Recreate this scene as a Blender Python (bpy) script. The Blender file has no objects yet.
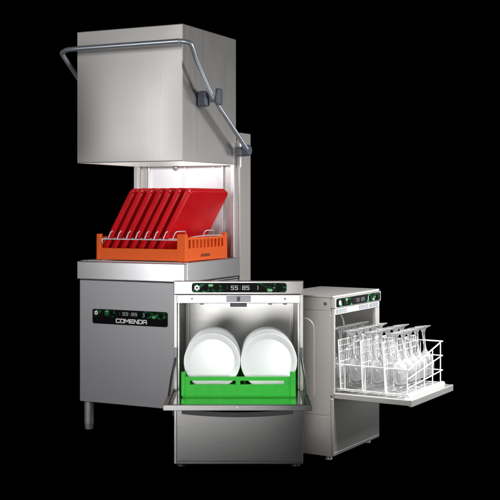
import bpy, bmesh, math, random
from mathutils import Vector, Matrix
random.seed(4)
R = math.radians
scene = bpy.context.scene
COL = scene.collection

# ------------------------------------------------------------------ camera, world, lights, exposure
EYE = 1.165
cam_d = bpy.data.cameras.new("camera"); cam = bpy.data.objects.new("camera", cam_d); COL.objects.link(cam)
cam.location = (0, 0, EYE); cam.rotation_euler = (R(90), 0, 0)
cam_d.sensor_width = 36; cam_d.lens = 1100 / 500 * 36; cam_d.shift_y = -0.09
cam_d.clip_start = 0.05; cam_d.clip_end = 300
scene.camera = cam

world = bpy.data.worlds.new("World"); scene.world = world; world.use_nodes = True
bg = world.node_tree.nodes["Background"]; bg.inputs[0].default_value = (0, 0, 0, 1); bg.inputs[1].default_value = 0

scene.view_settings.view_transform = 'Standard'; scene.view_settings.look = 'None'
scene.view_settings.exposure = 0; scene.view_settings.gamma = 1

def lamp(name, loc, target, sx, sy, power, col=(1, 1, 1), spread=180):
    d = bpy.data.lights.new(name, 'AREA'); d.shape = 'RECTANGLE'; d.size = sx; d.size_y = sy
    d.energy = power; d.color = col; d.spread = R(spread)
    o = bpy.data.objects.new(name, d); COL.objects.link(o); o.location = loc
    o.rotation_euler = (Vector(target) - Vector(loc)).to_track_quat('-Z', 'Y').to_euler()
    return o
# studio softboxes standing round the machines
lamp("right_softbox", (3.1, 3.7, 2.1), (-0.1, 5.2, 1.2), 0.6, 0.9, 85)
lamp("left_softbox", (-3.4, 3.1, 1.55), (-0.4, 5.3, 1.25), 0.75, 2.5, 31, (1.0, 0.99, 1.0))
lamp("camera_softbox", (-2.0, -0.2, 2.1), (0, 5.0, 0.9), 0.9, 1.6, 70)
lamp("low_softbox", (-0.50, 1.5, 0.50), (-0.04, 4.6, 0.74), 1.35, 0.5, 1.45, spread=28)
lamp("rear_right_softbox", (3.6, 6.9, 0.9), (0.7, 5.0, 0.4), 0.9, 1.4, 23)
lamp("rack_softbox", (1.35, 4.3, 2.5), (0.68, 5.0, 0.4), 0.7, 0.7, 12.5, spread=50)

# ------------------------------------------------------------------ materials
def mat(name, color, rough=0.5, metal=0.0, **kw):
    m = bpy.data.materials.new(name); m.use_nodes = True
    p = m.node_tree.nodes["Principled BSDF"]
    p.inputs["Base Color"].default_value = (*color, 1)
    p.inputs["Roughness"].default_value = rough; p.inputs["Metallic"].default_value = metal
    for k, v in kw.items():
        p.inputs[k.replace('_', ' ')].default_value = v
    return m

def vary(m, scale, amount, rough_amount=0.0, bump=0.0, detail=3):
    """fine procedural variation in object space: scale is an xyz triple (stretched = brushed)"""
    nt = m.node_tree; p = nt.nodes["Principled BSDF"]; L = nt.links.new
    tc = nt.nodes.new("ShaderNodeTexCoord"); mp = nt.nodes.new("ShaderNodeMapping")
    mp.inputs["Scale"].default_value = scale
    nz = nt.nodes.new("ShaderNodeTexNoise"); nz.inputs["Scale"].default_value = 1.0
    nz.inputs["Detail"].default_value = detail
    L(tc.outputs["Object"], mp.inputs[0]); L(mp.outputs[0], nz.inputs["Vector"])
    base = p.inputs["Base Color"].default_value[:3]
    rmp = nt.nodes.new("ShaderNodeMapRange")
    rmp.inputs[1].default_value = 0.25; rmp.inputs[2].default_value = 0.81
    rmp.inputs[3].default_value = 1 - amount; rmp.inputs[4].default_value = 1 + amount
    L(nz.outputs["Fac"], rmp.inputs[0])
    mul = nt.nodes.new("ShaderNodeVectorMath"); mul.operation = 'SCALE'
    mul.inputs[0].default_value = base
    L(rmp.outputs[0], mul.inputs["Scale"]); L(mul.outputs[0], p.inputs["Base Color"])
    if rough_amount:
        r0 = p.inputs["Roughness"].default_value
        rr = nt.nodes.new("ShaderNodeMapRange")
        rr.inputs[1].default_value = 0.25; rr.inputs[2].default_value = 0.81
        rr.inputs[3].default_value = r0 - rough_amount; rr.inputs[4].default_value = r0 + rough_amount
        L(nz.outputs["Fac"], rr.inputs[0]); L(rr.outputs[0], p.inputs["Roughness"])
    if bump:
        b = nt.nodes.new("ShaderNodeBump"); b.inputs["Strength"].default_value = bump
        b.inputs["Distance"].default_value = 0.001
        L(nz.outputs["Fac"], b.inputs["Height"]); L(b.outputs[0], p.inputs["Normal"])
    return m

def smudge(m, amount=0.012, scale=5.0):
    nt = m.node_tree; p = nt.nodes["Principled BSDF"]; L = nt.links.new
    tc = nt.nodes.new("ShaderNodeTexCoord"); nz = nt.nodes.new("ShaderNodeTexNoise")
    nz.inputs["Scale"].default_value = scale; nz.inputs["Detail"].default_value = 5; nz.inputs["Roughness"].default_value = .6
    L(tc.outputs["Object"], nz.inputs["Vector"])
    mr = nt.nodes.new("ShaderNodeMapRange"); mr.inputs[1].default_value = .35; mr.inputs[2].default_value = .7
    mr.inputs[3].default_value = -amount; mr.inputs[4].default_value = amount
    L(nz.outputs["Fac"], mr.inputs[0])
    ad = nt.nodes.new("ShaderNodeMath"); ad.operation = 'ADD'
    src = p.inputs["Roughness"].links[0].from_socket if p.inputs["Roughness"].links else None
    if src: L(src, ad.inputs[0])
    else: ad.inputs[0].default_value = p.inputs["Roughness"].default_value
    L(mr.outputs[0], ad.inputs[1]); L(ad.outputs[0], p.inputs["Roughness"])
    return m

M = {}
M['hood'] = vary(mat("brushed hood steel", (0.60, 0.585, 0.565), 0.42, 0.8), (500, 30, 2), 0.025, 0.03, 0.04)
M['steel'] = vary(mat("brushed steel", (0.62, 0.61, 0.59), 0.40, 0.75), (1, 1, 800), 0.015, 0.04, 0.04)
M['satin'] = vary(mat("satin steel", (0.56, 0.54, 0.515), 0.48, 0.65), (1, 1, 700), 0.015, 0.04, 0.03)
M['polished'] = vary(mat("polished steel", (0.76, 0.76, 0.77), 0.27, 0.8), (.6, .6, 400), 0.004, 0.004, 0.0)
M['shaded_steel'] = vary(mat("shaded brushed steel", (0.25, 0.246, 0.242), 0.30, 0.97, Anisotropic=0.9), (1, 1, 800), 0.02, 0.04, 0.04)  # same steel as the cabinet; its shade is put into a darker colour
M['fascia'] = vary(mat("brushed fascia steel", (0.46, 0.45, 0.44), 0.32, 0.9, Anisotropic=0.8), (1, 1, 800), 0.02, 0.04, 0.04)
for k_ in ('shaded_steel', 'fascia'):
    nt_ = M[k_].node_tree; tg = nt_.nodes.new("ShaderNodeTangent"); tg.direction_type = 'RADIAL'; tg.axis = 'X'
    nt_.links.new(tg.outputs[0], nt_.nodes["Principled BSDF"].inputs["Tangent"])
M['rail'] = mat("plain bright steel", (0.72, 0.72, 0.73), 0.35, 0.6)
M['mirror'] = mat("mirror steel", (0.82, 0.82, 0.82), 0.09, 1.0)
M['tube'] = mat("blue grey tube steel", (0.60, 0.65, 0.73), 0.34, 0.7)
M['enamel'] = vary(mat("grey door steel", (0.46, 0.452, 0.472), 0.42, 0.6), (2, 2, 300), 0.02, 0.04, 0.03)
M['liner'] = vary(mat("wash chamber steel", (0.85, 0.86, 0.88), 0.42, 0.2), (300, 300, 3), 0.02, 0.03)
M['dark'] = mat("dark gap", (0.02, 0.02, 0.022), 0.6)
M['deck'] = mat("deck mesh steel", (0.12, 0.12, 0.125), 0.4, 0.8)
M['clamp'] = mat("blue grey plastic", (0.115, 0.135, 0.17), 0.42)
M['grip'] = mat("dark violet plastic", (0.012, 0.011, 0.017), 0.45)
M['foot'] = mat("foot plastic", (0.05, 0.05, 0.055), 0.5)
M['black'] = mat("panel black", (0.003, 0.003, 0.004), 0.5, 0.0, Specular_IOR_Level=0.06)
M['print'] = mat("white print", (0.92, 0.92, 0.92), 0.5)
M['orange'] = vary(mat("orange plastic", (1.0, 0.14, 0.014), 0.5, 0.0, Specular_IOR_Level=0.25), (40, 40, 40), 0.05)
M['green'] = vary(mat("green plastic", (0.02, 0.50, 0.028), 0.45, 0.0, Specular_IOR_Level=0.3), (40, 40, 40), 0.06)
M['red'] = vary(mat("red tray plastic", (0.78, 0.010, 0.016), 0.30), (12, 12, 12), 0.05)
M['china'] = mat("white china", (0.86, 0.87, 0.88), 0.22)
M['wire'] = mat("white coated wire", (0.86, 0.86, 0.86), 0.4)
M['chrome'] = mat("bare wire", (0.85, 0.85, 0.87), 0.3, 0.25)
M['glass'] = mat("clear glass", (0.97, 0.98, 0.98), 0.07, 0.0, IOR=1.48)
M['glass'].node_tree.nodes["Principled BSDF"].inputs["Transmission Weight"].default_value = 0.81
M['ground'] = mat("black ground", (0, 0, 0), 1.0)
M['ground'].node_tree.nodes["Principled BSDF"].inputs["Specular IOR Level"].default_value = 0
M['white'] = mat("white plastic", (0.85, 0.85, 0.85), 0.4)
M['lens'] = mat("grey lens", (0.24, 0.25, 0.28), 0.3)

for k_ in ('hood', 'steel', 'satin', 'enamel', 'shaded_steel', 'liner'): smudge(M[k_])
smudge(M['red'], .025, 12); smudge(M['orange'], .07, 25)

def lit(name, col, s):
    m = mat(name, (0, 0, 0), 0.5)
    p = m.node_tree.nodes["Principled BSDF"]
    p.inputs["Emission Color"].default_value = (*col, 1); p.inputs["Emission Strength"].default_value = s
    return m
M['digit'] = lit("lit digits", (0.85, 0.95, 0.9), 0.6)
M['digit_soft'] = lit("soft digits", (0.7, 0.8, 0.75), 0.32)
M['digit_dim'] = lit("dim digits", (0.7, 0.8, 0.75), 0.16)

def foliage_print():
    m = mat("green leaf print", (0.01, 0.01, 0.01), 0.5, 0.0, Specular_IOR_Level=0.06)
    nt = m.node_tree; p = nt.nodes["Principled BSDF"]; L = nt.links.new
    tc = nt.nodes.new("ShaderNodeTexCoord"); mp = nt.nodes.new("ShaderNodeMapping")
    mp.inputs["Scale"].default_value = (38, 38, 60)
    nz = nt.nodes.new("ShaderNodeTexNoise"); nz.inputs["Scale"].default_value = 1; nz.inputs["Detail"].default_value = 2.5
    cr = nt.nodes.new("ShaderNodeValToRGB")
    e = cr.color_ramp.elements
    e[0].position = 0.50; e[0].color = (0.003, 0.006, 0.004, 1)
    e[1].position = 0.56; e[1].color = (0.006, 0.06, 0.016, 1)
    n = e.new(0.63); n.color = (0.014, 0.16, 0.043, 1)
    n = e.new(0.72); n.color = (0.06, 0.32, 0.11, 1)
    L(tc.outputs["Object"], mp.inputs[0]); L(mp.outputs[0], nz.inputs["Vector"]); L(nz.outputs["Fac"], cr.inputs[0])
    L(cr.outputs[0], p.inputs["Base Color"])
    return m
M['leaf'] = foliage_print()
M['lime'] = mat("pale green print", (0.14, 0.45, 0.18), 0.4)

# ------------------------------------------------------------------ mesh builder
class MB:
    def __init__(self):
        self.v = []; self.f = []; self.s = []
    def add(self, verts, faces, smooth=False):
        n = len(self.v); self.v += [tuple(v) for v in verts]
        self.f += [tuple(i + n for i in f) for f in faces]; self.s += [smooth] * len(faces)
        return self
    def bm(self, b, smooth=False):
        b.verts.index_update()
        self.add([v.co[:] for v in b.verts], [[v.index for v in f.verts] for f in b.faces], smooth); b.free(); return self
    def box(self, x0, x1, y0, y1, z0, z1, bev=0.0, seg=2):
        b = bmesh.new(); bmesh.ops.create_cube(b, size=1)
        for v in b.verts:
            v.co = ((x0 + x1) / 2 + v.co.x * (x1 - x0), (y0 + y1) / 2 + v.co.y * (y1 - y0), (z0 + z1) / 2 + v.co.z * (z1 - z0))
        if bev:
            bmesh.ops.bevel(b, geom=b.edges[:], offset=bev, segments=seg, affect='EDGES', profile=0.5)
        return self.bm(b)
    def obox(self, c, ax, ay, az, sx, sy, sz, bev=0.0):
        b = bmesh.new(); bmesh.ops.create_cube(b, size=1)
        for v in b.verts: v.co = (v.co.x * sx, v.co.y * sy, v.co.z * sz)
        if bev: bmesh.ops.bevel(b, geom=b.edges[:], offset=bev, segments=2, affect='EDGES', profile=0.5)
        m = Matrix((ax, ay, az)).transposed()
        for v in b.verts: v.co = m @ v.co + Vector(c)
        return self.bm(b)
    def tube(self, pts, r, n=8, closed=False, caps=True, radii=None):
        P = [Vector(p) for p in pts]; k = len(P)
        T = []
        for i in range(k):
            a = P[(i - 1) % k] if (closed or i > 0) else P[i]
            c = P[(i + 1) % k] if (closed or i < k - 1) else P[i]
            T.append((c - a).normalized())
        u = T[0].orthogonal().normalized(); rings = []
        for i in range(k):
            u = (u - T[i] * u.dot(T[i])); u = u.normalized() if u.length > 1e-6 else T[i].orthogonal().normalized()
            w = T[i].cross(u); rr = radii[i] if radii else r
            rings.append([P[i] + (u * math.cos(2 * math.pi * j / n) + w * math.sin(2 * math.pi * j / n)) * rr for j in range(n)])
        vs = [v for ring in rings for v in ring]; fs = []
        for i in range(k if closed else k - 1):
            i2 = (i + 1) % k
            for j in range(n):
                j2 = (j + 1) % n; fs.append((i * n + j, i * n + j2, i2 * n + j2, i2 * n + j))
        self.add(vs, fs, True)
        if caps and not closed:
            self.add(rings[0], [tuple(range(n - 1, -1, -1))]); self.add(rings[-1], [tuple(range(n))])
        return self
    def lathe(self, prof, n=32, m=None, smooth=True):
        """prof: (radius, height) pairs revolved about z, then moved by matrix m"""
        m = m or Matrix.Identity(4); vs = []; idx = []
        for r, z in prof:
            if r < 1e-6:
                idx.append([len(vs)]); vs.append(m @ Vector((0, 0, z)))
            else:
                idx.append(list(range(len(vs), len(vs) + n)))
                vs += [m @ Vector((r * math.cos(2 * math.pi * j / n), r * math.sin(2 * math.pi * j / n), z)) for j in range(n)]
        fs = []
        for a, b in zip(idx, idx[1:]):
            for j in range(n):
                q = (j + 1) % n
                A = (a[j], a[q]) if len(a) > 1 else (a[0],)
                B = (b[q], b[j]) if len(b) > 1 else (b[0],)
                if len(A) + len(B) > 2: fs.append(A + B)
        return self.add(vs, fs, smooth)
    def prism(self, poly, to3, d, bev=0.0):
        """poly: 2-D outline; to3(a,b,c) maps outline plus depth to 3-D; extruded from c=0 to c=d"""
        n = len(poly)
        b = bmesh.new()
        lo = [b.verts.new(to3(p[0], p[1], 0)) for p in poly]; hi = [b.verts.new(to3(p[0], p[1], d)) for p in poly]
        b.faces.new(lo[::-1]); top = b.faces.new(hi)
        for i in range(n): b.faces.new((lo[i], lo[(i + 1) % n], hi[(i + 1) % n], hi[i]))
        bmesh.ops.recalc_face_normals(b, faces=b.faces[:])
        if bev: bmesh.ops.bevel(b, geom=list(top.edges), offset=bev, segments=2, affect='EDGES', profile=0.5)
        return self.bm(b)
    def build(self, name, m, parent=None):
        me = bpy.data.meshes.new(name); me.from_pydata(self.v, [], self.f)
        me.polygons.foreach_set("use_smooth", self.s)
        b = bmesh.new(); b.from_mesh(me); bmesh.ops.recalc_face_normals(b, faces=b.faces[:]); b.to_mesh(me); b.free()
        me.materials.append(m); me.update()
        o = bpy.data.objects.new(name, me); COL.objects.link(o)
        if parent: o.parent = parent
        return o

def rrect(x0, x1, y0, y1, r, n=5):
    out = []
    for cx, cy, a0 in ((x1 - r, y1 - r, 0), (x0 + r, y1 - r, 90), (x0 + r, y0 + r, 180), (x1 - r, y0 + r, 270)):
        for i in range(n + 1):
            a = R(a0 + 90 * i / n); out.append((cx + r * math.cos(a), cy + r * math.sin(a)))
    return out

def smooth_path(pts, n=6):
    P = [Vector(p) for p in pts]; P = [P[0] * 2 - P[1]] + P + [P[-1] * 2 - P[-2]]; out = []
    for i in range(1, len(P) - 2):
        a, b, c, d = P[i - 1:i + 3]
        for k in range(n):
            t = k / n
            out.append(0.5 * ((2 * b) + (c - a) * t + (2 * a - 5 * b + 4 * c - d) * t * t + (3 * b - a - 3 * c + d) * t ** 3))
    out.append(P[-2]); return out

def tag(o, label, cat, group=None):
    o['label'] = label; o['category'] = cat
    if group: o['group'] = group
    return o
def thing(name, label, cat, loc, rz=0, group=None):
    o = bpy.data.objects.new(name, None); COL.objects.link(o); o.empty_display_size = 0.1
    o.location = loc; o.rotation_euler = (0, 0, rz)
    return tag(o, label, cat, group)
def copy_thing(root, label, group=None):
    c = root.copy(); COL.objects.link(c); c['label'] = label
    if group: c['group'] = group
    for ch in root.children:
        d = ch.copy(); COL.objects.link(d); d.parent = c
        for g in ch.children:
            e = g.copy(); COL.objects.link(e); e.parent = d
    return c

# lettering as strokes on a 0..1 grid, laid on a plane facing -y
GL = {'C': [[(1, .88), (.95, 1), (.12, 1), (0, .88), (0, .12), (.12, 0), (.95, 0), (1, .12)]],
      'O': [[(.12, 1), (.88, 1), (1, .88), (1, .12), (.88, 0), (.12, 0), (0, .12), (0, .88), (.12, 1)]],
      'M': [[(0, 0), (0, 1), (.12, 1), (.5, .35), (.88, 1), (1, 1), (1, 0)]],
      'E': [[(1, 1), (.12, 1), (0, .88), (0, .12), (.12, 0), (1, 0)], [(0, .5), (.9, .5)]],
      'N': [[(0, 0), (0, 1), (.12, 1), (.88, 0), (1, 0), (1, 1)]],
      'D': [[(0, 0), (0, 1), (.85, 1), (1, .85), (1, .15), (.85, 0), (0, 0)]],
      'A': [[(0, 0), (0, .85), (.15, 1), (.85, 1), (1, .85), (1, 0)], [(0, .42), (1, .42)]],
      '5': [[(1, 1), (0, 1), (0, .52), (1, .52), (1, 0), (0, 0)]],
      '8': [[(0, 0), (0, 1), (1, 1), (1, 0), (0, 0)], [(0, .5), (1, .5)]],
      ':': [[(.4, .72), (.6, .72)], [(.4, .28), (.6, .28)]],
      '1': [[(.2, .8), (.5, 1), (.5, 0)], [(.1, 0), (.9, 0)]]}
def letters(mb, text, x, z, y, w, h, gap, t, depth=0.0012, slant=0.0):
    for ch in text:
        ww = w * (0.45 if ch == ':' else 1.25 if ch == 'M' else 1)
        if ch != ' ':
            for line in GL[ch]:
                for (a, b), (c, d) in zip(line, line[1:]):
                    p = Vector((x + a * ww + slant * b * h, z + b * h)); q = Vector((x + c * ww + slant * d * h, z + d * h))
                    e = (q - p); L = e.length; e.normalize(); nrm = Vector((-e.y, e.x)) * t / 2; ex = e * t * 0.35
                    poly = [p - ex - nrm, q + ex - nrm, q + ex + nrm, p - ex + nrm]
                    mb.prism([(v.x, v.y) for v in poly], lambda a, b, c: (a, y - c, b), depth)
        x += ww + gap
    return x

def disc(mb, x, z, y, r, d, n=20):
    mb.prism([(x + r * math.cos(2 * math.pi * i / n), z + r * math.sin(2 * math.pi * i / n)) for i in range(n)],
             lambda a, b, c: (a, y - c, b), d)

def control_panel(parent, x0, x1, z0, z1, y, lower=0.0, name_text=None, dim=False):
    """leaf-printed strip with a black display island, flower emblem and round buttons; lies on a plane facing -y"""
    W = x1 - x0; H = z1 - z0; r = H * 0.28
    zc = (z0 + z1) / 2
    pan = MB().prism(rrect(x0, x1, z0 - lower, z1, r), lambda a, b, c: (a, y - c, b), 0.004, 0.001).build("control_panel", M['black'], parent)
    for fa, fb in ((x0 + .002, x0 + W * .34), (x0 + W * .66, x1 - .002)):
        MB().prism(rrect(fa, fb, z0 + .001, z1 - .0015, r * .9), lambda a, b, c: (a, y - .004 - c, b), 0.0008).build("leaf_print", M['leaf'], pan)
    yy = y - .0048
    # display island with slanted ends
    disp = [(x0 + W * .30, z1 - .001), (x0 + W * .34, z0 + .001), (x0 + W * .64, z0 + .001), (x0 + W * .69, z1 - .001)]
    MB().prism(disp, lambda a, b, c: (a, yy - c, b), 0.001).build("display", M['black'], pan)
    dh = H * .38; dw = W * .027
    for txt, fx in (("55", .415), ("85", .535)):
        dg = MB(); letters(dg, txt, x0 + W * fx, zc - dh / 2, yy - .001, dw, dh, dw * .55, dw * .22, .0006, 0.06)
        dg.build("digits", M['digit_soft' if dim else 'digit'], pan)
    for fx in (.375, .512):
        for fz in (.25, -.25):
            dd = MB(); disc(dd, x0 + W * fx, zc + dh * fz, yy - .001, dw * .14, .0006, 8); dd.build("display_dot", M['digit_dim'], pan)
    em = MB(); ex = x0 + W * .055
    for i in range(6):
        a = R(60 * i + 30); disc(em, ex + math.cos(a) * H * .2, zc + math.sin(a) * H * .2, yy - .0001 * i, H * .115, .0008, 12)
    em.build("emblem", M['print'], pan)
    for fx in (.14, .26, .735, .92):
        kb = MB(); disc(kb, x0 + W * fx, zc - H * .03, yy, H * .33, .003)
        disc(kb, x0 + W * fx, zc - H * .03, yy - .003, H * .25, .001); kb.build("button", M['black'], pan)
    for fx, fz, fr in ((.20, .25, .17), (.825, -.26, .18)):
        gl = MB(); gl.prism([(x0 + W * fx + H * fr * 1.5 * math.cos(R(30 * i)), zc + H * fz + H * fr * .8 * math.sin(R(30 * i)) * (1.25 if i % 3 else .8)) for i in range(12)],
             lambda a, b, c: (a, yy - .0002 - c, b), .0005)
        gl.build("indicator", M['lime'], pan)
    mk = MB(); letters(mk, "1", x0 + W * .692, zc - H * .16, yy, W * .012, H * .36, 0, W * .005)
    mk.build("symbol", M['print'], pan)
    mk = MB(); disc(mk, x0 + W * .865, zc, yy - .0011, H * .05, .0008, 8); mk.build("symbol", M['print'], pan)
    if name_text:
        nm = MB(); lh = lower * .47; lw = W * .045
        tot = 7.25 * lw + 6 * lw * .28
        letters(nm, name_text, x0 + W * .5 - tot * .5 + W * 0.028, z0 - lower * .46 - lh / 2, y - .004, lw, lh, lw * .28, lh * .30, .0012)
        nm.build("lettering", M['print'], pan)
    return pan

# ------------------------------------------------------------------ ground (black, with a low step under the middle machine)
g = MB().box(-60, 60, -10, 110, -0.3, -0.004)
g.box(-0.315, 0.219, 4.49, 5.0, -0.003, 0.089)
go = g.build("ground", M['ground']); go['kind'] = 'structure'

# ------------------------------------------------------------------ tall hood machine
YA = R(-25.9); A0 = (-0.327, 5.44, 0)
def A(loc): return Matrix.Translation(A0) @ Matrix.Rotation(YA, 4, 'Z') @ Vector(loc)
a = thing("hood_dishwasher", "tall stainless hood dishwasher with its box hood raised over red trays", "dishwasher", A0, YA)

# cabinet and front
MB().box(-.608, .0, .012, .60, .153, .775, .003).build("cabinet", M['satin'], a)
MB().box(-.611, -.0, -.012, .010, .150, .778, .003).build("front_panel", M['enamel'], a)
rim = MB().box(-.625, .010, -.018, .018, .781, .875, .005)
rim.box(-.625, -.595, .019, .60, .781, .879, .003).box(-.020, .010, .019, .605, .781, .879, .003)
rim.build("tank_rim", M['polished'], a)
dk = MB().box(-.594, -.021, .019, .60, .78, .862)
for i in range(19):
    dk.box(-.59 + i * .03, -.578 + i * .03, .022, .59, .8625, .868)
dk.build("wash_deck", M['deck'], a)
dr = MB()
for yy in (.03, .16, .40, .56): dr.tube([(-.59, yy, .8745), (-.025, yy, .8745)], .0045, 6)
dr.build("deck_rail", M['chrome'], a)
MB().box(-.003, .0035, .14, .60, .764, .770).build("side_trim", M['dark'], a)
for x, y in ((-.588, .04), (-.05, .04), (-.36, .55), (-.17, .55)):
    lg = MB().tube([(x, y, .16), (x, y, .03)], .025, 20).build("leg", M['steel'], a)
    MB().tube([(x, y, .03), (x, y, .0)], .0255, 20, radii=[.0235, .021]).build("leg_foot", M['steel'], lg)
# rear columns and chamber back
MB().box(-.085, .006, .612, .745, .152, 1.559, .003).build("rear_column", M['satin'], a)
MB().box(-.668, -.585, .612, .745, .152, 1.559, .003).build("rear_column", M['satin'], a)
MB().box(-.584, -.086, .62, .64, .87, 1.60).build("back_panel", M['liner'], a)
for x0, x1 in ((-.655, -.628), (-.040, -.018)):
    MB().box(x0, x1, .585, .611, .88, 1.52, .002).build("guide_rail", M['rail'], a)
for x in (-.57, -.10): MB().box(x - .006, x + .006, .606, .6195, .88, 1.50, .002).build("back_flange", M['liner'], a)
lamp("chamber_lamp", A((-.32, .30, 1.50)), A((-.32, .60, 1.15)), .36, .12, 2.0)
sp = MB().tube(smooth_path([(-.33, .61, 1.42), (-.335, .60, 1.36), (-.36, .60, 1.25), (-.37, .605, 1.1)]), .0016, 6)
sp.build("spring_wire", M['chrome'], a); sp = MB().tube(smooth_path([(-.16, .61, 1.42), (-.15, .60, 1.36), (-.125, .60, 1.28), (-.12, .605, 1.1)]), .0016, 6)
sp.build("spring_wire", M['chrome'], a)
MB().lathe([(0, .012), (.014, .012), (.016, .008), (.016, 0), (0, 0)], 20, Matrix.Translation((-.40, .6195, 1.375)) @ Matrix.Rotation(R(90), 4, 'X')).build("wash_nozzle", M['polished'], a)
# hood: five-sided box open underneath
def shell(mb, x0, x1, y0, y1, z0, z1, t, bev):
    b = bmesh.new(); bmesh.ops.create_cube(b, size=1)
    for v in b.verts: v.co = ((x0 + x1) / 2 + v.co.x * (x1 - x0), (y0 + y1) / 2 + v.co.y * (y1 - y0), (z0 + z1) / 2 + v.co.z * (z1 - z0))
    bot = [f for f in b.faces if f.normal.z < -.5][0]
    r = bmesh.ops.inset_individual(b, faces=[bot], thickness=t); bot.normal_update()
    ex = bmesh.ops.extrude_discrete_faces(b, faces=[bot])['faces'][0]
    for v in ex.verts: v.co.z = z1 - t
    ed = [e for e in b.edges if all(abs(v.co.z - z0) > 1e-5 or True for v in e.verts) and len(e.link_faces) == 2 and all(v.co.z > z0 - 1 for v in e.verts)]
    outer = [e for e in ed if all(abs(v.co.x - x0) < 1e-6 or abs(v.co.x - x1) < 1e-6 for v in e.verts) and all(abs(v.co.y - y0) < 1e-6 or abs(v.co.y - y1) < 1e-6 for v in e.verts)]
    bmesh.ops.bevel(b, geom=outer, offset=bev, segments=3, affect='EDGES', profile=0.5)
    mb.bm(b)
hd = MB(); shell(hd, -.636, -.008, 0, .592, 1.382, 2.064, .004, .004); hd.build("hood", M['hood'], a)
hs = MB(); NX, NZ = 40, 40; hx0, hx1, hz0, hz1 = -.633, -.011, 1.386, 2.060
vs = []
for j in range(NZ + 1):
    for i in range(NX + 1):
        u = 2 * i / NX - 1; v = j / NZ
        vs.append((hx0 + (hx1 - hx0) * i / NX, -.0006 - .020 * (1 - abs(u) ** 3.2) * (1 - v ** 1.3) ** 1.0 * (1 - .5 * (1 - v) ** 8), hz0 + (hz1 - hz0) * v))
hs.add(vs, [(j * (NX + 1) + i, j * (NX + 1) + i + 1, (j + 1) * (NX + 1) + i + 1, (j + 1) * (NX + 1) + i) for j in range(NZ) for i in range(NX)], True)
hs.add([vs[i] for i in range(NX + 1)] + [(vs[i][0], 0.0005, vs[i][2]) for i in range(NX + 1)], [(i, i + 1, NX + 2 + i, NX + 1 + i) for i in range(NX)])
hs.build("front_skin", M['hood'], a)
# lifting handle
HX0, HX1 = -.69, .076
arm = [(-.07, 1.957), (-.045, 1.925), (-.015, 1.88), (.064, 1.80), (.17, 1.705), (.36, 1.585), (.561, 1.461)]
lead = [(.561, 1.461), (.36, 1.62), (.17, 1.77), (.06, 1.858), (-.01, 1.91), (-.05, 1.942)]
path = [(HX0, y, z) for y, z in lead]
rb = .055
path = smooth_path(path + [(HX0 + .008, -.064, 1.952), (HX0 + .05, -.082, 1.962)], 5)
path += smooth_path([(HX0 + .12, -.085, 1.963), (HX1 - .12, -.085, 1.963), (HX1 - .05, -.082, 1.962), (HX1 - .008, -.064, 1.952)] + [(HX1, y, z) for y, z in arm[1:]], 5)
MB().tube(path, .0125, 14).build("handle", M['tube'], a)
sl = Vector((0, .19, -.12)).normalized(); nn = Vector((0, .12, .19)).normalized()
for s, xs in ((1, HX1), (-1, HX0)):
    bk = MB(); up = Vector((0, 0, 1)); ax = Vector((1, 0, 0)); ay = Vector((0, 1, 0))
    bk.obox((xs - s * .053, .165, 1.703), ax, ay, up, .05, .05, .078, .01)
    bk.obox((xs + s * .024, .185, 1.712), ax, ay, up, .024, .05, .085, .009)
    bk.obox((xs - s * .002, .172, 1.700), ax, ay, up, .03, .02, .03, .004)
    bk.build("handle_clamp", M['clamp'], a)
    pv = MB(); m4 = Matrix.Translation((xs - s * .006, .568, 1.458)) @ Matrix.Rotation(R(90), 4, 'Y')
    pv.lathe([(0, -.026), (.026, -.026), (.030, -.022), (.030, .014), (.022, .020), (0, .020)], 8, m4, False)
    pv.obox((xs - s * .04, .56, 1.452), ax, ay, up, .03, .06, .05, .006)
    pv.build("pivot_block", M['clamp'], a)
    gr = MB().tube([(xs - s * .062, .60, 1.50), (xs - s * .062, .60, 1.37)], .006, 10)
    gr.tube([(xs - s * .062, .60, 1.475), (xs - s * .062, .60, 1.435)], .010, 10)
    gr.build("stop_pin", M['chrome'], a)
control_panel(a, -.530, -.085, .594, .632, -.012, .037, "COMENDA", True)

# ------------------------------------------------------------------ orange rack and red trays
rk = thing("tray_rack", "orange plastic dish rack with wire loops holding red trays", "dish rack", A((0, 0, .881)), YA)
o = MB(); t = .018
o.box(-.54, -.515, .035, .060, 0, .135, .004).box(-.060, -.010, .035, .060, 0, .138, .004)
o.box(-.54, -.515, .470, .492, 0, .135, .004).box(-.034, -.010, .470, .492, 0, .138, .004)
o.box(-.5149, -.0601, .038, .054, .002, .062, .003).box(-.5149, -.0341, .474, .488, .002, .062, .003)
for x0, x1 in ((-.537, -.522), (-.030, -.013)):
    o.box(x0, x1, .0601, .4699, .002, .066).box(x0, x1, .0601, .4699, .108, .120)
    for i in range(11):
        yy = .066 + i * .0395; o.box(x0 + .001, x1 - .001, yy - .008, yy + .008, .0661, .1079)
o.build("frame", M['orange'], rk)
b = MB()
for i in range(9): b.box(-.503 + i * .056, -.491 + i * .056, .0541, .4739, .004, .012)
for i in range(7): b.box(-.5119, -.0301, .08 + i * .06, .09 + i * .06, .0125, .0165)
b.build("base_grid", M['orange'], rk)
hs = MB(); hs.box(-.0131, -.0115, .20, .30, .020, .034, .0005); hs.build("grip_slot", mat("shaded orange recess", (.25, .04, .008), .6), rk)  # flat strip in place of the hole, slot shade painted as darker orange
w = MB()
for yy, dz in ((.046, .108), (.075, .112), (.44, .122), (.47, .120)):
    w.tube([(-.512, yy, dz), (-.030, yy, dz)], .0032, 8)
for x in (-.508, -.0295):
    w.tube(smooth_path([(x, .046, .085), (x, .050, .108), (x, .2, .124), (x, .46, .122), (x, .47, .10)], 5), .0032, 8)
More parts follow.
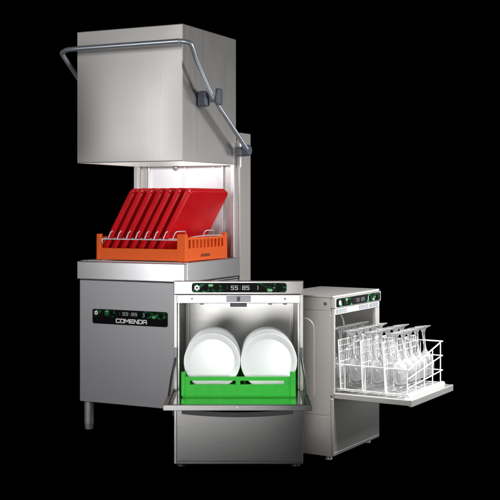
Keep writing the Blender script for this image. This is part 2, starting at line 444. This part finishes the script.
for i in range(8):
    x = -.475 + i * .0547
    for y0, y1 in ((.048, .16), (.36, .468)):
        w.tube([(x, y0, .108), (x + .012, y0 + .003, .142), (x + .017, y0 + .014, .150), (x + .017, y1 - .014, .150), (x + .012, y1, .142), (x - .03, y1, .03)], .0030, 7)
w.build("wire_insert", M['chrome'], rk)

LEAN = math.atan2(.172, .30)
def make_tray(label):
    tr = thing("serving_tray", label, "tray", A((-.183, .06, .902)), YA, "red trays standing in the orange rack")
    W, Hh = .425, .386
    ax = Vector((math.cos(LEAN), 0, -math.sin(LEAN)))     # out of the tray face, to the right
    up = Vector((math.sin(LEAN), 0, math.cos(LEAN))); yy = Vector((0, 1, 0))
    def ring(ins, r, dep):
        return [yy * p[0] + up * p[1] + ax * dep for p in rrect(ins, W - ins, ins, Hh - ins, max(r, .004), 6)]
    prof = [(0.0, .030, -.029), (.0005, .0295, -.0295), (.0022, .029, -.003), (.0038, .028, -.0008), (.0065, .026, .0), (.2, .0, .0)]
    rings = [ring(i, r, d) for i, r, d in prof[:-1]]
    back = [ring(i + .003, r, d - .003) for i, r, d in prof[1:-1]][::-1]
    allr = rings + back; n = len(rings[0]); vs = [v for rr in allr for v in rr]; fs = []
    for k in list(range(len(rings) - 1)) + list(range(len(rings), len(allr) - 1)):
        for j in range(n):
            q = (j + 1) % n; fs.append((k * n + j, k * n + q, (k + 1) * n + q, (k + 1) * n + j))
    for j in range(n):
        q = (j + 1) % n; k = len(allr) - 1
        fs.append((k * n + j, k * n + q, q, j))
    mb = MB(); mb.add(vs, fs, True)
    k = len(rings) - 1
    mb.add([allr[k][j] for j in range(n)], [tuple(range(n))]); mb.add([allr[k + 1][j] for j in range(n)], [tuple(range(n - 1, -1, -1))])
    mb.build("tray_shell", M['red'], tr)
    return tr
names = ["rightmost red tray in the orange rack, its whole broad face in view", "red tray just behind the fully visible one, second from right",
         "red tray in the orange rack, third from the right", "middle one of the seven leaning red trays in the orange rack",
         "red tray in the orange rack, third from the left", "red tray in the orange rack, second from the left",
         "leftmost red tray in the orange rack, against the black background"]
tray = make_tray(names[0])
for i in range(1, 7):
    c = copy_thing(tray, names[i]); c.location = A((-.183 - .0547 * i + random.uniform(-.0008, .0008), .06, .902)); c.rotation_euler = (0, R(random.uniform(-.2, .2)), YA + R(random.uniform(-.3, .3)))

# ------------------------------------------------------------------ middle machine, facing the camera
B0 = (-.047, 4.5, .093)
bt = thing("undercounter_dishwasher", "low front-facing steel dishwasher with door lowered under two rows of white plates", "dishwasher", B0)
cb = MB()
cb.box(-.264, -.248, .004, .50, .012, .722, .002).box(.248, .264, .004, .50, .012, .722, .002)
cb.box(-.2479, .2479, .004, .50, .7066, .722).box(-.2479, .2479, .48, .4995, .012, .7065).box(-.2479, .2479, .004, .4799, .012, .295)
cb.build("cabinet", M['steel'], bt)
ln = MB()
ln.box(-.2478, -.243, .006, .4798, .2955, .7060).box(.243, .2478, .006, .4798, .2955, .7060)
ln.box(-.2429, .2429, .468, .4797, .2956, .7058).box(-.2429, .2429, .03, .4679, .2957, .302).box(-.2429, .2429, .04, .4679, .6995, .7057)
for x in (-.228, .228): ln.box(x - .004, x + .004, .44, .4678, .302, .699)
ln.build("chamber_liner", M['steel'], bt)
MB().box(-.264, .264, -.022, .003, .708, .763, .003).build("top_fascia", M['fascia'], bt)
hb = MB().box(-.256, .256, -.010, .028, .6705, .7055, .002)
hb.build("header_bar", M['steel'], bt)
hl = MB().box(-.05, .05, -.0135, -.0101, .676, .702, .001); hl.build("latch_plate", M['lens'], bt)
lt = MB().box(-.034, .034, -.008, .02, .656, .6703, .002).box(-.006, .006, -.018, -.0136, .679, .698, .001); lt.build("latch", M['foot'], bt)
for x in (-.19, .19):
    bl = MB(); disc(bl, x, .689, -.0101, .0045, .003, 10); bl.build("bolt", M['deck'], bt)
for x in (-.15, .13, .19): MB().box(x - .008, x + .008, -.004, .01, .664, .6703, .001).build("clip", M['deck'], bt)
for x in (-.257, .257): MB().box(x - .007, x + .007, -.012, .003, .30, .7075, .002).build("front_stile", M['satin'], bt)
MB().box(-.254, .264, -.012, .003, .014, .296, .003).build("lower_panel", M['shaded_steel'], bt)
MB().box(-.250, .262, -.014, -.0121, .026, .028).build("panel_seam", M['dark'], bt)
for x, y in ((-.235, .03), (.235, .03), (-.235, .46), (.235, .46)):
    MB().tube([(x, y, .018), (x, y, .006), (x, y, 0)], .018, 14, radii=[.014, .017, .018]).build("foot", M['foot'], bt)
# lowered door
dz = .323
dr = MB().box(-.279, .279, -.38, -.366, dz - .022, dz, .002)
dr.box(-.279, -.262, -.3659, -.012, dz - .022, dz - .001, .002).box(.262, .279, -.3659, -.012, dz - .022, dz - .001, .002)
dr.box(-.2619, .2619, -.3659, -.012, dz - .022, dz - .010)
dob = dr.build("door", M['shaded_steel'], bt)
MB().box(-.246, .246, -.350, -.03, dz - .0099, dz - .004, .002).build("door_liner", M['mirror'], dob)
hp = [(-.21, dz - .030), (-.20, dz - .038), (-.1, dz - .046), (0, dz - .049), (.1, dz - .046), (.20, dz - .038), (.21, dz - .030)]
hm = MB(); pp = smooth_path([(x, 0, z) for x, z in hp], 4); n = len(pp)
outl = [(p.x, dz - .0225) for p in pp] ; low = [(p.x, p.z) for p in pp][::-1]
hm.prism([(p.x, p.z + .018) for p in pp] + low, lambda p, q, c: (p, -.365 + c, q), .03, .002)
for x in (-.19, .19): hm.box(x - .02, x + .02, -.363, -.338, dz - .03, dz - .0222)
hm.build("door_handle", M['grip'], dob)
dd = MB(); disc(dd, 0.0, dz - .009, -.38, .0035, .002, 10); dd.build("door_stud", M['print'], dob)
for s in (-1, 1):
    hg = MB().tube([(s * .256, -.016, .48), (s * .258, -.018, .44), (s * .268, -.10, .375), (s * .270, -.20, dz + .004)], .005, 8)
    hg.box(s * .256 - .006, s * .256 + .006, -.022, -.0121, .45, .49, .001)
    hg.build("hinge_arm", M['deck'], bt)
control_panel(bt, -.190, .196, .716, .755, -.022)

# green rack with plates
gx0, gx1 = -.2225, .2255
gr = thing("plate_rack", "bright green plastic plate rack on the lowered door", "dish rack", (B0[0], 4.30, .416 - .004), 0)
GD = .46
f = MB()
for x0, x1 in ((gx0, gx0 + .016), (gx1 - .022, gx1)):
    for y0, y1 in ((0, .02), (GD - .02, GD)): f.box(x0, x1, y0, y1, .004, .100, .003)
for y0, y1 in ((.002, .016), (GD - .016, GD - .002)):
    f.box(gx0 + .0161, gx1 - .0221, y0, y1, .004, .050)
    f.box(gx0 + .0161, gx1 - .0221, y0, y1, .066, .080)
    for xa, xb in ((gx0 + .0161, gx0 + .035), (-.009, .009), (gx1 - .045, gx1 - .0221)): f.box(xa, xb, y0 + .001, y1 - .001, .0501, .0659)
for x0, x1 in ((gx0 + .001, gx0 + .015), (gx1 - .020, gx1 - .002)):
    f.box(x0, x1, .0201, GD - .0201, .004, .034).box(x0, x1, .0201, GD - .0201, .062, .076)
    for i in range(9): f.box(x0 + .001, x1 - .001, .04 + i * .045, .052 + i * .045, .0341, .0619)
for i in range(1, 8):
    xr = gx0 + .0161 + (gx1 - gx0 - .038) * i / 8; f.box(xr - .0012, xr + .0012, .0006, .0019, .006, .049)
f.box(gx0 + .0162, gx1 - .0222, .0002, .0018, .0235, .0265)
f.box(gx0 + .006, gx1 - .006, .006, GD - .006, 0.0, .0039)
f.build("frame", M['green'], gr)
pg = MB()
for i in range(9):
    yy = .03 + i * .034 * 1.15
    pg.box(gx0 + .016, gx1 - .022, yy, yy + .006, .004, .012)
    for k in range(15):
        xx = gx0 + .04 + k * .026; pg.box(xx - .003, xx + .003, yy + .0065, yy + .0125, .0041, .046, .001)
pg.build("pegs", M['green'], gr)
def make_plate(label, grp):
    p = thing("dinner_plate", label, "plate", (0, 0, 0), 0, grp)
    Rr = .1115
    # profile: face towards -y after rotation
    prof = [(0, 0), (.086, 0), (.091, .0008), (.095, .0022), (.108, .0042), (Rr, .0050), (Rr + .0003, .0037), (.108, .0016), (.094, -.0015), (.086, -.0045), (.070, -.0055), (.068, -.003), (0, -.003)]
    MB().lathe([(r, z) for r, z in prof], 64, Matrix.Rotation(R(90), 4, 'X')).build("plate_body", M['china'], p)
    p.rotation_euler = (R(-4), 0, 0)
    return p
ordn = ["frontmost", "second", "third", "fourth", "fifth", "sixth", "rearmost"]
pl = None
for row, cx, rn in ((0, -.1507, "left"), (1, .0738, "right")):
    for i in range(7):
        lab = (f"{ordn[i]} white plate in the {rn}-hand row of the green rack" if i in (0, 6)
               else f"{ordn[i]} white plate from the front in the {rn}-hand row of the green rack")
        if pl is None: pl = make_plate(lab, "white plates standing in the green rack"); q = pl
        else: q = copy_thing(pl, lab)
        q.location = (cx + random.uniform(-.0012, .0012), 4.355 + i * .0375, .546); q.rotation_euler = (R(-4 + random.uniform(-1, 1)), 0, R(random.uniform(-.8, .8)))

# ------------------------------------------------------------------ glass washer at right
YC = R(58.9); C0 = (.379, 5.0, 0)
def C(loc): return Matrix.Translation(C0) @ Matrix.Rotation(YC, 4, 'Z') @ Vector(loc)
WC = .495; DC = .32
c_ = thing("glass_washer", "small steel glass washer turned to the right with its door lowered under wine glasses", "dishwasher", C0, YC)
m = MB()
m.box(.001, .014, .014, DC, .02, .742, .002).box(WC - .014, WC - .001, .014, DC, .02, .742, .002)
m.box(.0141, WC - .0141, .014, DC, .728, .742).box(.0141, WC - .0141, DC - .014, DC - .0005, .02, .7279).box(.0141, WC - .0141, .014, DC - .0141, .02, .29)
m.build("cabinet", M['satin'], c_)
MB().box(-.004, WC + .004, -.002, DC + .004, .7421, .752, .002).build("lid", M['steel'], c_)
# side skin: top band, embossed field, plinth band
MB().box(-.003, .0009, .014, DC, .684, .7415, .001).build("side_band", M['satin'], c_)
sd = MB().box(-.003, .0009, .014, DC, .204, .681, .001)
sd.prism(rrect(.095, DC - .02, .25, .645, .05, 6), lambda p, q, cc: (-.003 - cc, p, q), .004, .0025)
sd.build("side_panel", M['satin'], c_)
MB().box(-.003, .0009, .014, DC, .02, .201, .001).build("side_plinth", M['satin'], c_)
bo = MB().lathe([(0, .004), (.006, .004), (.008, .001), (.008, 0), (0, 0)], 12, Matrix.Translation((-.003, .04, .715)) @ Matrix.Rotation(R(-90), 4, 'Y')); bo.build("bolt", M['foot'], c_)
MB().box(-.002, WC, -.012, .0139, .694, .7415, .003).build("top_fascia", M['steel'], c_)
lin = MB()
lin.box(.0142, .020, .016, DC - .0142, .2905, .7275).box(WC - .020, WC - .0142, .016, DC - .0142, .2905, .7275)
lin.box(.0201, WC - .0201, DC - .024, DC - .0143, .2906, .7274).box(.0201, WC - .0201, .03, DC - .0241, .2907, .298)
for x in (.05, WC - .05): lin.box(x - .02, x + .02, DC - .04, DC - .0241, .299, .70, .003)
lin.build("chamber_liner", M['steel'], c_)
MB().box(.006, WC - .006, -.006, .0138, .664, .693, .002).build("header_bar", M['polished'], c_)
for i, (x0, x1) in enumerate(((.022, .125), (.155, .235), (.262, .36), (.378, .470))):
    MB().box(x0, x1, -.0085, -.0061, .668, .688, .001).build("lamp_strip" if i == 1 else "header_plate", M['white'] if i == 1 else M['lens'], c_)
for x0, x1 in ((.0, .013), (WC - .045, WC)): MB().box(x0, x1, -.004, .0138, .297, .6635, .002).build("front_stile", M['satin'], c_)
MB().box(-.002, WC, -.004, .0138, .022, .285, .003).build("lower_panel", M['steel'], c_)
MB().box(.004, WC - .004, -.0055, -.0041, .034, .036).build("panel_seam", M['polished'], c_)
MB().tube(smooth_path([(.16, .15, .66), (.24, .14, .668), (.30, .12, .645), (.325, .11, .60), (.325, .11, .54)], 6), .0038, 8).build("rinse_hose", M['white'], c_)
for x, y in ((.03, .04), (WC - .05, .04), (.03, DC - .05), (WC - .05, DC - .05)):
    MB().tube([(x, y, .02), (x, y, .006), (x, y, 0)], .018, 14, radii=[.013, .017, .018]).build("foot", M['steel'], c_)
dz = .312
d = MB().box(-.004, WC + .004, -.385, -.370, dz - .030, dz, .002)
d.box(-.004, .016, -.3699, -.006, dz - .026, dz - .001, .002).box(WC - .016, WC + .004, -.3699, -.006, dz - .026, dz - .001, .002)
d.box(.0161, WC - .0161, -.3699, -.006, dz - .026, dz - .009)
dc = d.build("door", M['steel'], c_)
MB().box(.025, WC - .025, -.355, -.03, dz - .0089, dz - .003, .002).build("door_liner", M['mirror'], dc)
control_panel(c_, .008, WC - .015, .699, .738, -.012, dim=True)

# white wire glass rack
gk = thing("glass_rack", "white wire glass rack with slotted dividers on the lowered door", "dish rack", C((0, 0, dz - .003)), YC)
X0, X1, Y0, Y1, HZ = .035, .435, -.345, .06, .207
wf = MB(); rw = .0028
ZN = (.012, .045, .085, .122); ZF = (.012, .072, .14, HZ)               # the basket is lower along its near side
def zat(x, lv): return ZN[lv] + (ZF[lv] - ZN[lv]) * (x - X0) / (X1 - X0)
for lv in range(4):
    r2 = .0034 if lv == 3 else rw
    for y, e in ((Y0, .02), (Y1, .0)):
        wf.tube([(X0 - .004, y, zat(X0 - .004, lv)), (X1 + e, y, zat(X1 + e, lv))], r2, 7)
    wf.tube([(X1, Y0 - .012, ZF[lv] + .006), (X1, Y1, ZF[lv] + .006)], r2, 7)
    if lv in (0, 3): wf.tube([(X0, Y0 - .008, ZN[lv] + .006), (X0, Y1, ZN[lv] + .006)], r2, 7)
for i in range(5):
    x = X0 + (X1 - X0) * i / 4
    for y in (Y0, Y1): wf.tube([(x, y, .01), (x, y, zat(x, 3))], rw, 7)
for i in range(1, 4):
    y = Y0 + (Y1 - Y0) * i / 4
    for x in (X0, X1): wf.tube([(x, y, .01), (x, y, zat(x, 3))], rw, 7)
for i in range(12):
    x = X0 + (X1 - X0) * i / 11; wf.tube([(x, Y0, .012), (x, Y1, .012)], .0022, 6)
for i in range(7):
    y = Y0 + (Y1 - Y0) * i / 6; wf.tube([(X0, y, .008), (X1, y, .008)], .0028, 6)
wf.build("wire_frame", M['wire'], gk)
fb = MB().tube([(X0 - .02, Y0 - .008, .012), (X1 + .01, Y0 - .008, .012)], .012, 12); fb.build("front_bar", M['white'], gk)
for i in range(3):                                                     # slotted dividers between the rows
    dv = MB(); y0 = Y0 + .100 + i * .11; ln_ = .012
    def q(x, t): return (x, y0 + ln_ * t, .018 + .222 * t)
    for t in (0, .1, .46, .56, .76, .88, 1.0): dv.tube([q(X0 - .012, t), q(X1 - .004, t)], .0026, 6)
    for k in range(23):
        x = X0 - .010 + (X1 - X0 + .004) * k / 22; dv.tube([q(x, 0), q(x, 1)], .0021 if k else .0036, 6)
    dv.build("divider", M['wire'], gk)

def make_glass(label):
    gth = thing("wine_glass", label, "wine glass", (0, 0, 0), YC, "upturned wine glasses in the white wire rack")
    # upside down: rim at z=0, base at the top
    outer = [(.028, 0), (.032, .020), (.036, .045), (.037, .062), (.0335, .085), (.024, .105), (.012, .117), (.008, .124), (.0058, .138), (.0054, .185), (.0075, .207), (.016, .223), (.036, .2315), (.0385, .234), (.0365, .2355), (0, .2365)]
    inner = [(.0268, .0), (.0308, .020), (.0346, .045), (.0356, .062), (.032, .084), (.022, .1035), (.009, .112), (0, .114)]
    MB().lathe(inner[::-1] + outer, 32).build("glass_body", M['glass'], gth)
    gth.rotation_euler = (R(11), 0, YC); gth.rotation_euler.order
    return gth
rown = ["front row by the door edge", "second row from the door edge", "third row from the door edge", "rear row inside the machine"]
coln = ["at the near end", "second from the near end", "middle of the row", "second from the far end", "at the far end"]
base = None
for r_ in range(4):
    for k in range(5):
        lab = f"upturned wine glass in {rown[r_]}, {coln[k]}"
        if base is None: base = make_glass(lab); gq = base
        else: gq = copy_thing(base, lab)
        gq.location = C((X0 + .045 + k * .078, Y0 + .047 + r_ * .107, dz + .048))
        m3 = Matrix.Rotation(YC, 3, 'Z') @ Matrix.Rotation(R(-7), 3, 'X') @ Matrix.Rotation(R(random.uniform(-3, 3)), 3, 'Y')
        gq.rotation_euler = m3.to_euler()
